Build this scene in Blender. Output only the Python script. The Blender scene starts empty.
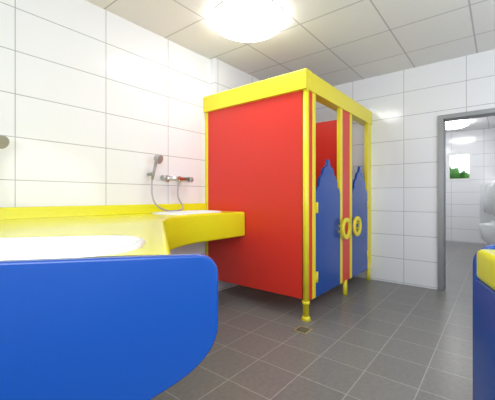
import bpy, bmesh, math
from mathutils import Vector, Matrix
sc = bpy.context.scene
try:
    sc.view_settings.view_transform = 'Standard'
except Exception: pass

# ---------------- materials ----------------
def pmat(name, col, rough=.4, metal=0, bump=0, bscale=40, emit=0, coat=0, var=.03):
    m = bpy.data.materials.new(name); m.use_nodes = True
    nt = m.node_tree; b = nt.nodes['Principled BSDF']
    tc = nt.nodes.new('ShaderNodeNewGeometry')
    nz = nt.nodes.new('ShaderNodeTexNoise'); nz.inputs['Scale'].default_value = bscale
    nt.links.new(tc.outputs['Position'], nz.inputs['Vector'])
    mx = nt.nodes.new('ShaderNodeMix'); mx.data_type = 'RGBA'
    mx.inputs['A'].default_value = (*[c*(1-var) for c in col], 1)
    mx.inputs['B'].default_value = (*[min(1, c*(1+var)) for c in col], 1)
    nt.links.new(nz.outputs['Fac'], mx.inputs['Factor'])
    nt.links.new(mx.outputs['Result'], b.inputs['Base Color'])
    b.inputs['Roughness'].default_value = rough
    b.inputs['Metallic'].default_value = metal
    b.inputs['Coat Weight'].default_value = coat
    if bump:
        bp = nt.nodes.new('ShaderNodeBump'); bp.inputs['Strength'].default_value = bump
        bp.inputs['Distance'].default_value = .003
        nt.links.new(nz.outputs['Fac'], bp.inputs['Height']); nt.links.new(bp.outputs['Normal'], b.inputs['Normal'])
    if emit:
        b.inputs['Emission Color'].default_value = (1, .99, .97, 1)
        b.inputs['Emission Strength'].default_value = emit
    return m

def tilemat(name, axes, bw, bh, off, c1, c2, mortar, ms, rough, noise=0, nscale=60, bump=.3, spec=.5):
    m = bpy.data.materials.new(name); m.use_nodes = True
    nt = m.node_tree; b = nt.nodes['Principled BSDF']; L = nt.links.new
    g = nt.nodes.new('ShaderNodeNewGeometry'); s = nt.nodes.new('ShaderNodeSeparateXYZ'); c = nt.nodes.new('ShaderNodeCombineXYZ')
    L(g.outputs['Position'], s.inputs[0])
    for i, a in enumerate(axes):
        ad = nt.nodes.new('ShaderNodeMath'); ad.operation = 'ADD'; ad.inputs[1].default_value = 20*(bw if i == 0 else bh) - off[i]
        L(s.outputs[a], ad.inputs[0]); L(ad.outputs[0], c.inputs[i])
    br = nt.nodes.new('ShaderNodeTexBrick'); br.offset = 0; br.squash = 1
    br.inputs['Scale'].default_value = 1; br.inputs['Brick Width'].default_value = bw; br.inputs['Row Height'].default_value = bh
    br.inputs['Mortar Size'].default_value = ms; br.inputs['Mortar Smooth'].default_value = .1; br.inputs['Bias'].default_value = 0
    br.inputs['Color1'].default_value = (*c1, 1); br.inputs['Color2'].default_value = (*c2, 1); br.inputs['Mortar'].default_value = (*mortar, 1)
    L(c.outputs[0], br.inputs['Vector'])
    out = br.outputs['Color']
    if noise:
        nz = nt.nodes.new('ShaderNodeTexNoise'); nz.inputs['Scale'].default_value = nscale; nz.inputs['Detail'].default_value = 6
        L(g.outputs['Position'], nz.inputs['Vector'])
        rp = nt.nodes.new('ShaderNodeMapRange'); rp.inputs['From Min'].default_value = .3; rp.inputs['From Max'].default_value = .7
        rp.inputs['To Min'].default_value = 1-noise; rp.inputs['To Max'].default_value = 1
        L(nz.outputs['Fac'], rp.inputs['Value'])
        mu = nt.nodes.new('ShaderNodeVectorMath'); mu.operation = 'SCALE'
        L(out, mu.inputs[0]); L(rp.outputs[0], mu.inputs['Scale']); out = mu.outputs[0]
    L(out, b.inputs['Base Color'])
    bp = nt.nodes.new('ShaderNodeBump'); bp.invert = True; bp.inputs['Strength'].default_value = bump; bp.inputs['Distance'].default_value = .003
    L(br.outputs['Fac'], bp.inputs['Height']); L(bp.outputs['Normal'], b.inputs['Normal'])
    b.inputs['Roughness'].default_value = rough
    b.inputs['Specular IOR Level'].default_value = spec
    return m

WT = (.83, .845, .88); WG = (.40, .41, .43)
M_wy = tilemat('white_wall_tile_long', (0, 2), .65, .30, (.067, .018), WT, WT, WG, .003, .12)
M_wx = tilemat('white_wall_tile_cross', (1, 2), .65, .30, (.30, .018), WT, WT, WG, .003, .12)
M_fl = tilemat('grey_floor_tile', (0, 1), .305, .305, (.2, .06), (.215, .21, .207), (.235, .23, .226), (.42, .41, .40), .003, .33, .18, 35, .3)
M_ce = tilemat('mineral_ceiling_tile', (0, 1), .625, .625, (.1, .2), (.91, .91, .91), (.89, .89, .89), (.58, .58, .58), .007, .9, .12, 120, .5)
M_pl = pmat('white_paint', (.82, .82, .82), .7)
RED = pmat('red_laminate', (.72, .035, .022), .36)
BLU = pmat('blue_laminate', (.003, .065, .35), .24)
YEL = pmat('yellow_acrylic', (.80, .77, .015), .22, coat=.3)
YLP = pmat('yellow_laminate', (.86, .74, .03), .32)
WHI = pmat('white_acrylic', (.78, .80, .82), .15)
CHR = pmat('chrome', (.6, .6, .62), .15, 1)
SAT = pmat('satin_chrome', (.40, .41, .43), .4, .4)
STE = pmat('steel_door_frame', (.28, .29, .30), .4, .5)
DRK = pmat('dark_gap', (.05, .05, .05), .6)
LAM = pmat('opal_lamp_glass', (.9, .9, .88), .3, emit=11)
LAM2 = pmat('opal_lamp_glass_side_room', (.9, .9, .88), .3, emit=20)
LED = pmat('lamp_ring', (.85, .85, .85), .4)
GRN = pmat('leaves', (.08, .22, .04), .8, bump=.5, bscale=8, var=.5)

# ---------------- helpers ----------------
def link(o, parent=None, mat=None):
    sc.collection.objects.link(o)
    if parent: o.parent = parent
    if mat is not None: o.data.materials.append(mat)
    return o
def grp(name):
    e = bpy.data.objects.new(name, None); sc.collection.objects.link(e); e.empty_display_size = .1; return e
def bev(o, w, seg=3):
    if w:
        m = o.modifiers.new('bevel', 'BEVEL'); m.width = w; m.segments = seg; m.limit_method = 'ANGLE'; m.angle_limit = math.radians(40)
def smooth(o):
    for p in o.data.polygons: p.use_smooth = True
def from_bm(name, bm, parent, mat, sm=False, bw=0):
    me = bpy.data.meshes.new(name)
    bmesh.ops.recalc_face_normals(bm, faces=bm.faces)
    bm.to_mesh(me); bm.free()
    o = bpy.data.objects.new(name, me); link(o, parent, mat)
    if sm: smooth(o)
    bev(o, bw); return o
def box(name, lo, hi, mat, parent=None, bw=0):
    bm = bmesh.new(); bmesh.ops.create_cube(bm, size=1)
    for v in bm.verts:
        v.co = Vector([(lo[i]+hi[i])/2 + v.co[i]*(hi[i]-lo[i]) for i in range(3)])
    return from_bm(name, bm, parent, mat, bw=bw)
def prism(name, pts, org, u, w, n, t, mat, parent=None, bw=.004):
    """polygon pts in (u,w) plane from org, extruded t along n"""
    org, u, w, n = map(Vector, (org, u, w, n))
    bm = bmesh.new()
    a = [bm.verts.new(org+u*p[0]+w*p[1]) for p in pts]
    b = [bm.verts.new(org+u*p[0]+w*p[1]+n*t) for p in pts]
    bm.faces.new(a); bm.faces.new(b[::-1])
    for i in range(len(a)):
        j = (i+1) % len(a); bm.faces.new((a[i], b[i], b[j], a[j]))
    return from_bm(name, bm, parent, mat, bw=bw)
def cyl(name, p0, p1, r, mat, parent=None, r2=None, seg=28, bw=0):
    p0, p1 = Vector(p0), Vector(p1); d = p1-p0
    bm = bmesh.new()
    bmesh.ops.create_cone(bm, cap_ends=True, segments=seg, radius1=r, radius2=r if r2 is None else r2, depth=d.length)
    bmesh.ops.transform(bm, matrix=Matrix.Translation((p0+p1)/2) @ d.to_track_quat('Z', 'Y').to_matrix().to_4x4(), verts=bm.verts)
    o = from_bm(name, bm, parent, mat, bw=bw)
    for p in o.data.polygons:
        p.use_smooth = len(p.vertices) == 4
    return o
def tube(name, pts, r, mat, parent=None, cyclic=False):
    c = bpy.data.curves.new(name, 'CURVE'); c.dimensions = '3D'; c.bevel_depth = r; c.bevel_resolution = 5; c.use_fill_caps = True
    s = c.splines.new('NURBS'); s.points.add(len(pts)-1)
    for i, p in enumerate(pts): s.points[i].co = (*p, 1)
    s.order_u = 3; s.use_endpoint_u = True; s.use_cyclic_u = cyclic; s.resolution_u = 8
    o = bpy.data.objects.new(name, c); link(o, parent); c.materials.append(mat)
    return o
def arc(cx, cy, r, a0, a1, n=8):
    return [(cx+r*math.cos(math.radians(a0+(a1-a0)*i/n)), cy+r*math.sin(math.radians(a0+(a1-a0)*i/n))) for i in range(n+1)]
def bez(a, b, c, n=10):
    return [tuple((1-t)**2*a[k]+2*t*(1-t)*b[k]+t*t*c[k] for k in range(2)) for t in [i/n for i in range(n+1)]]
def rrect(cx, cy, hx, hy, r, n=8):
    r = min(r, hx*.99, hy*.99)
    return arc(cx+hx-r, cy+hy-r, r, 0, 90, n)+arc(cx-hx+r, cy+hy-r, r, 90, 180, n)+arc(cx-hx+r, cy-hy+r, r, 180, 270, n)+arc(cx+hx-r, cy-hy+r, r, 270, 360, n)
def slab(name, loops, z0, z1, mat, parent, b=.02):
    c = bpy.data.curves.new(name, 'CURVE'); c.dimensions = '2D'; c.fill_mode = 'BOTH'
    for pts in loops:
        s = c.splines.new('POLY'); s.points.add(len(pts)-1); s.use_cyclic_u = True
        for i, p in enumerate(pts): s.points[i].co = (p[0], p[1], 0, 1)
    c.extrude = (z1-z0)/2-b; c.bevel_depth = b; c.bevel_resolution = 4; c.offset = -b
    o = bpy.data.objects.new(name+'_c', c); sc.collection.objects.link(o)
    bpy.context.view_layer.update()
    me = bpy.data.meshes.new_from_object(o); bpy.data.objects.remove(o)
    me.name = name; me.transform(Matrix.Translation((0, 0, (z0+z1)/2)))
    me.materials.clear()
    o = bpy.data.objects.new(name, me); link(o, parent, mat)
    smooth(o)
    m = o.modifiers.new('es', 'EDGE_SPLIT'); m.split_angle = math.radians(35)
    return o
def rings(name, prof, mat, parent, xf=lambda x, y: (x, y), cap=True):
    """prof: list of (loop2d, z)"""
    bm = bmesh.new(); prev = None
    for loop, z in prof:
        cur = [bm.verts.new((*xf(*p), z)) for p in loop]
        if prev:
            for i in range(len(cur)):
                j = (i+1) % len(cur); bm.faces.new((prev[i], prev[j], cur[j], cur[i]))
        prev = cur
    if cap: bm.faces.new(prev)
    o = from_bm(name, bm, parent, mat, sm=True)
    return o

H = 2.70
XW, YW = 4.35, 2.64          # door wall, long wall
X0, Y0 = -1.6, -1.9
# ---------------- shell ----------------
box('floor', (X0-.1, Y0-.1, -.1), (9.5, YW+.1, 0), M_fl)
box('ceiling', (X0-.1, Y0-.1, H), (9.5, YW+.1, H+.1), M_ce)
box('wall_left', (X0-.1, YW, 0), (9.5, YW+.12, H), M_wy)
box('wall_left_boxing', (2.62, YW-.075, 0), (XW, YW, H), M_wy)
box('wall_back', (X0-.1, Y0, 0), (X0, YW, H), M_wx)
box('wall_right', (X0, Y0-.1, 0), (XW, Y0, H), M_wy)
DY0, DY1, DZ = -.15, .558, 2.03
w = grp('wall_front')
box('wall_front_section', (XW, DY1, 0), (XW+.14, YW, H), M_wx, w)
box('wall_front_section_b', (XW, Y0, 0), (XW+.14, DY0, H), M_wx, w)
box('wall_front_lintel', (XW, DY0, DZ), (XW+.14, DY1, H), M_wx, w)
# second room
FX = 9.3; WY0, WY1, WZ0, WZ1 = .53, 1.04, 1.5, 2.2
box('wall_side_room_right', (XW+.14, DY0-.12, 0), (FX, DY0, H), M_wy)
w = grp('wall_side_room_far')
box('far_low', (FX, DY0-.12, 0), (FX+.15, YW, WZ0), M_wx, w)
box('far_top', (FX, DY0-.12, WZ1), (FX+.15, YW, H), M_wx, w)
box('far_l', (FX, WY1, WZ0), (FX+.15, YW, WZ1), M_wx, w)
box('far_r', (FX, DY0-.12, WZ0), (FX+.15, WY0, WZ1), M_wx, w)
w = grp('window_1')
for nm, lo, hi in [('sill', (FX-.01, WY0, WZ0), (FX+.06, WY1, WZ0+.05)), ('head', (FX, WY0, WZ1-.05), (FX+.06, WY1, WZ1)),
                   ('jamb_a', (FX, WY0, WZ0+.05), (FX+.06, WY0+.05, WZ1-.05)), ('jamb_b', (FX, WY1-.05, WZ0+.05), (FX+.06, WY1, WZ1-.05))]:
    box(nm, lo, hi, M_pl, w, .004)
# door frame
w = grp('door_frame')
fr = .05
box('jamb_left', (XW-.025, DY1-fr+.01, 0), (XW+.16, DY1+.02, DZ+.03), STE, w, .004)
box('jamb_right', (XW-.025, DY0-.02, 0), (XW+.16, DY0+fr-.01, DZ+.03), STE, w, .004)
box('head', (XW-.025, DY0+fr-.01, DZ-.02), (XW+.16, DY1-fr+.01, DZ+.03), STE, w, .004)
# shrub outside
bm = bmesh.new()
import random; random.seed(3)
for i in range(150):
    r = random.uniform(.08, .18)
    q = bmesh.ops.create_icosphere(bm, subdivisions=2, radius=r)
    yy = random.uniform(-.9, .9)
    c = Vector((random.uniform(-.3, .3), yy, random.uniform(r*.9, 2.0+.35*yy)))
    for v in q['verts']: v.co = v.co*(1+random.uniform(-.2, .2))+c
from_bm('garden_shrub', bm, None, GRN).location = (11.2, 1.5, 0)
box('garden_ground', (9.5, -3, -.1), (14, 5, 0), GRN)

# ---------------- ceiling lamps ----------------
def lamp(x, y, R=.32, mat=None):
    g = grp('ceiling_lamp')
    c = [(x+R*math.cos(a), y+R*math.sin(a)) for a in [2*math.pi*i/48 for i in range(48)]]
    sh = lambda k: [(x+(p[0]-x)*k, y+(p[1]-y)*k) for p in c]
    rings('diffuser', [(sh(.98), H-.012), (sh(.985), H-.04), (sh(.95), H-.065), (sh(.84), H-.085), (sh(.65), H-.105), (sh(.4), H-.117), (sh(.15), H-.12)], mat or LAM, g)
    cyl('rim', (x, y, H-.012), (x, y, H), R, LED, g, seg=48)
lamp(2.22, 1.76); lamp(.2, -.35); lamp(8.1, .8, .3, LAM2); lamp(5.7, 1.6, .3, LAM2)  # second and fourth lamps are unseen, added to brighten the rooms

# ---------------- fill light: windows and area lights added out of view ----------------
def area(name, loc, d, sx, sy, p):
    l = bpy.data.lights.new(name, 'AREA'); l.shape = 'RECTANGLE'; l.size = sx; l.size_y = sy; l.energy = p; l.color = (.93, .97, 1)
    o = bpy.data.objects.new(name, l); sc.collection.objects.link(o); o.location = loc
    o.rotation_euler = Vector(d).to_track_quat('-Z', 'Y').to_euler()
def added_winframe(name, ax, pos, a0, a1, z0, z1, d):
    g = grp(name); t = .07
    def b(n, p, q, r, s):
        if ax == 0: box(n, (min(pos, pos+d), p, r), (max(pos, pos+d), q, s), M_pl, g, .005)
        else: box(n, (p, min(pos, pos+d), r), (q, max(pos, pos+d), s), M_pl, g, .005)
    b('sill', a0, a1, z0-t, z0); b('head', a0, a1, z1, z1+t); b('jamb_a', a0-t, a0, z0-t, z1+t); b('jamb_b', a1, a1+t, z0-t, z1+t)
    m = (a0+a1)/2; b('mullion', m-.03, m+.03, z0, z1)
added_winframe('added_window_back', 0, X0, -1.7, .9, .9, 2.3, .05)  # added frame on the solid back wall, goes with the fill light
area('fill_light_back', (X0+.3, -.4, 1.6), (1, -.1, .45), 2.6, 1.4, 72)  # added fill for the room, tilted up to lift the ceiling
added_winframe('added_window_right', 1, Y0, .8, 3.4, .9, 2.3, .05)  # added frame on the solid right wall, out of view
area('fill_light_right', (2.1, Y0+.3, 1.6), (.15, 1, .45), 2.6, 1.4, 36)  # weaker added fill from the right, also tilted up

# ---------------- toilet cubicle ----------------
cx0, cy0, CT, HB = 2.537, 1.366, 2.24, 2.06
g = grp('toilet_cubicle')
box('side_panel', (cx0, cy0+.03, .18), (cx0+.03, YW-.01, HB+.02), RED, g, .003)
box('wall_profile', (cx0-.008, YW-.045, .18), (cx0+.038, YW-.004, HB), YLP, g, .004)
pr = [(0, 0), (0, .17)]+[(.012, .18)]+[(.098, .18)]+[(.11, .17), (.11, 0)]
prism('header_side', pr, (cx0-.035, cy0-.03, HB), (1, 0, 0), (0, 0, 1), (0, 1, 0), YW-.004-(cy0-.03), YLP, g, .006)
prism('header_front', pr, (cx0+.075, cy0-.03, HB), (0, 1, 0), (0, 0, 1), (1, 0, 0), XW-.002-(cx0+.075), YLP, g, .006)
# corner post with foot
cyl('corner_post', (cx0+.01, cy0-.005, .0), (cx0+.01, cy0-.005, HB+.02), .028, YLP, g)
cyl('post_collar', (cx0+.01, cy0-.005, .0), (cx0+.01, cy0-.005, .035), .045, YLP, g, r2=.032)
cyl('post_ring', (cx0+.01, cy0-.005, .14), (cx0+.01, cy0-.005, .17), .034, YLP, g)
fy = (cy0-.012, cy0+.018)
def fbox(nm, xa, xb, z0, z1, m, dy=0): return box(nm, (xa, fy[0]-dy, z0), (xb, fy[1]+dy, z1), m, g, .003)
fbox('front_strip_red_a', 2.57, 2.655, .16, HB+.01, RED)
fbox('front_stile_a', 2.655, 2.715, .16, HB+.01, YLP, .006)
fbox('front_stile_b', 3.30, 3.36, .16, HB+.01, YLP, .006)
fbox('front_strip_red_b', 3.36, 3.585, .16, HB+.01, RED)
fbox('front_stile_c', 3.585, 3.645, .16, HB+.01, YLP, .006)
fbox('front_stile_d', 4.20, XW-.003, .16, HB+.01, YLP, .006)
cyl('foot_b', (3.47, cy0, 0), (3.47, cy0, .17), .025, YLP, g)
cyl('foot_c', (4.28, cy0, 0), (4.28, cy0, .17), .025, YLP, g)
box('partition', (3.455, cy0+.02, .16), (3.485, YW-.08, 1.98), RED, g, .003)
half = [(0, .16), (0, 1.13), (.03, 1.17), (.08, 1.195), (.125, 1.20), (.13, 1.235), (.16, 1.28), (.21, 1.31), (.262, 1.32), (.27, 1.345), (.30, 1.375), (.35, 1.395), (.40, 1.405), (.43, 1.42), (.46, 1.45), (.48, 1.475), (.5, 1.48)]
def door(nm, xa, xb):
    W = xb-xa
    pts = [(p[0]*W, p[1]) for p in half]+[((1-p[0])*W, p[1]) for p in half[-2::-1]]
    prism(nm, pts, (xa, cy0-.018, 0), (1, 0, 0), (0, 0, 1), (0, 1, 0), .028, BLU, g, .003)
door('door_leaf_a', 2.722, 3.294); door('door_leaf_b', 3.652, 4.193)
def ring(nm, x, z, r=.095):
    bm = bmesh.new(); y = 1.30; n = 40; prof = [(r-.022, -.014), (r+.022, -.014), (r+.022, .014), (r-.022, .014)]
    vs = [[bm.verts.new((x+q[0]*math.cos(2*math.pi*i/n), y+q[1], z+q[0]*math.sin(2*math.pi*i/n))) for q in prof] for i in range(n)]
    for i in range(n):
        for k in range(4): bm.faces.new((vs[i][k], vs[i][(k+1) % 4], vs[(i+1) % n][(k+1) % 4], vs[(i+1) % n][k]))
    from_bm(nm, bm, g, YLP, bw=.008)
ring('handle_ring_a', 3.345, .76); ring('handle_ring_b', 3.68, .76)
for nm, x in (('handle_peg_a', 3.262), ('handle_peg_b', 3.768)):
    for s in (-.03, .03):
        cyl(nm+('u' if s > 0 else 'l'), (x, 1.31, .76+s), (x, cy0-.015, .76+s), .012, YLP, g)
for x in (2.73, 4.185):
    for z in (.35, 1.0): cyl('hinge', (x, cy0-.022, z-.05), (x, cy0-.022, z+.05), .012, YLP, g)

# ---------------- washing / changing counter ----------------
g = grp('baby_washing_counter')
O = Vector((.6, .58)); U = Vector((-.77, .638)); V = Vector((.638, .77))
def loc(u, v): p = O+U*u+V*v; return (p.x, p.y)
tubc = (.60, .222); hx, hy = .38, .185
def tubloop(k): return [loc(*p) for p in rrect(tubc[0], tubc[1], hx+k, hy+k, .15+k*.7)]
out = [(2.525, YW-.003), (X0+.02, YW-.003), (X0+.02, 2.05), (.35, 2.05), loc(1.15, .012), loc(.115, .012)]
out += bez((1.22, 1.64), (1.50, 2.05), (2.0, 2.05), 18) + [(2.525, 2.05)]
sinkc = (2.03, 2.34)
def sinkloop(k): return rrect(sinkc[0], sinkc[1], .345+k, .17+k, .14+k*.7)
slab('counter_top', [out, tubloop(-.0), sinkloop(0)], .70, .95, YEL, g, .018)
box('upstand', (X0+.02, YW-.025, .94), (2.525, YW-.002, 1.03), YEL, g, .006)
def basin(nm, f, depth):
    T = .95
    rings(nm, [(f(.012), T-.004), (f(.012), T+.004), (f(.004), T+.010), (f(-.008), T+.010), (f(-.016), T+.002), (f(-.024), T-.03), (f(-.035), T-depth*.7), (f(-.06), T-depth*.93), (f(-.10), T-depth)], WHI, g)
basin('baby_bath_tub', tubloop, .2); basin('wash_basin', sinkloop, .15)
cyl('tub_drain', (*loc(.75, .25), .749), (*loc(.75, .25), .754), .025, CHR, g)
# blue end panel
pan = [(1.25, .955), (.05, .955)]+arc(.05, .905, .05, 90, 180, 8)[1:]
pan += bez((0, .78), (.0, .69), (.13, .625), 8)+bez((.15, .615), (.29, .54), (.42, .40), 8)+bez((.44, .375), (.5, .30), (.5, 0), 6)+[(1.1, 0), (1.1, .4), (1.25, .6)]
prism('end_panel', pan, (O.x, O.y, 0), (U.x, U.y, 0), (0, 0, 1), (-V.x, -V.y, 0), .03, BLU, g, .006)
box('support_cabinet', (-.9, 2.15, 0), (.8, YW-.01, .70), M_pl, g, .004)

# right-hand unit
g2 = grp('childrens_washing_counter')
R0 = Vector((1.19, .06)); RU = Vector((.30, -.954)).normalized(); RV = Vector((-RU.y, RU.x))*-1
def rl(u, v): p = R0+RU*u+RV*v; return (p.x, p.y)
bp = [(1.3, .955), (.06, .955)]+arc(.06, .895, .06, 90, 180, 6)[1:]+[(0, 0), (1.3, 0)]
prism('rear_panel', bp, (R0.x, R0.y, 0), (RU.x, RU.y, 0), (0, 0, 1), (-RV.x, -RV.y, 0), .03, BLU, g2, .005)
top = [rl(*p) for p in [(.004, .0)]+arc(.12, .30, .116, 180, 90, 8)+[(1.3, .416), (1.3, .0)]]
slab('counter_top', [top], .845, .945, YEL, g2, .02)
body = [rl(*p) for p in [(.0, .0)]+arc(.12, .305, .12, 180, 90, 8)+[(1.3, .425), (1.3, .0)]]
slab('counter_body', [body], 0.0, .85, BLU, g2, .004)

# ---------------- tapware ----------------
def tap(xc, z=1.286, sd=-1):
    t = grp('shower_mixer_tap'); y = YW-.07
    cyl('body', (xc-.15, y, z), (xc+.15, y, z), .022, CHR, t)
    cyl('knob_left', (xc-.19, y, z), (xc-.145, y, z), .027, SAT, t); cyl('knob_right', (xc+.145, y, z), (xc+.19, y, z), .027, SAT, t)
    for s in (-.075, .075):
        cyl('rosette', (xc+s, YW-.012, z), (xc+s, YW-.001, z), .033, CHR, t); cyl('inlet', (xc+s, YW-.012, z), (xc+s, y, z), .014, CHR, t)
    cyl('outlet', (xc+.02, y, z), (xc+.02, y, z-.045), .012, CHR, t)
    s = grp('hand_shower'); sx = xc+.29*sd
    m = lambda k: xc-k*sd
    tube('hose', [(xc+.02, y, z-.04), (m(-.03), y-.01, z-.17), (m(.07), y-.03, z-.30), (m(-.03), y-.05, z-.325), (m(-.18), y-.05, z-.325), (m(-.31), y-.03, z-.25), (m(-.31), y, z-.08), (m(-.30), y+.0, z-.01)], .008, SAT, s)
    cyl('holder', (sx-.005, YW-.001, z+.03), (sx-.005, YW-.06, z+.03), .016, SAT, s)
    cyl('handle', (sx-.01, y, z-.02), (sx+.015, y-.03, z+.16), .012, SAT, s, r2=.015)
    cyl('head', (sx+.012, y-.02, z+.185), (sx+.03, y-.07, z+.165), .028, SAT, s, r2=.045, bw=.004)
tap(2.08); tap(.29, sd=1)

# ---------------- floor drain ----------------
g = grp('floor_drain')
dx, dy = 2.335, 1.275
box('frame', (dx-.06, dy-.06, 0), (dx+.06, dy+.06, .004), pmat('brass_frame', (.55, .48, .3), .4, .6), g)
for i in range(5):
    x = dx-.04+i*.02
    box('slot', (x-.005, dy-.045, .004), (x+.005, dy+.045, .0055), DRK, g)

# ---------------- urinals in side room ----------------
def urinal(x):
    u = grp('urinal'); yw = DY0+.004
    def f(hw, d): return [(x+hw*math.cos(a), yw+.002+max(0, math.sin(a))*d) for a in [2*math.pi*i/36 for i in range(36)]]
    rings('bowl', [(f(.05, .1), .36), (f(.13, .24), .41), (f(.17, .34), .52), (f(.18, .38), .70), (f(.175, .37), .73), (f(.16, .26), .75), (f(.15, .2), .80), (f(.15, .22), .86), (f(.175, .32), .89), (f(.175, .33), 1.1), (f(.165, .30), 1.25), (f(.12, .2), 1.32), (f(.03, .05), 1.335)], WHI, u)
    box('flush_plate', (x-.07, yw, 1.4), (x+.07, yw+.02, 1.52), CHR, u, .004)
def divider(x):
    d = grp('urinal_divider')
    prism('screen', [(0, .45), (.34, .45)]+arc(.34, .5, .05, -90, 0, 4)+arc(.34, 1.25, .05, 0, 90, 4)+[(0, 1.32)], (x, DY0+.004, 0), (0, 1, 0), (0, 0, 1), (1, 0, 0), .03, WHI, d)
for i in range(3): urinal(5.5+i*.8)
for i in range(2): divider(5.9+i*.8)

# ---------------- world / camera ----------------
wd = bpy.data.worlds.new('world'); sc.world = wd; wd.use_nodes = True
bg = wd.node_tree.nodes['Background']; bg.inputs[0].default_value = (.8, .9, 1, 1); bg.inputs[1].default_value = 1.8
cd = bpy.data.cameras.new('camera'); cam = bpy.data.objects.new('camera', cd); sc.collection.objects.link(cam)
cam.location = (0, 0, 1.1); cam.rotation_euler = (math.pi/2, 0, -math.atan2(.782, .6235))
cd.sensor_width = 36; cd.lens = 36*317/495; cd.shift_y = -3/495; cd.clip_start = .02
sc.camera = cam
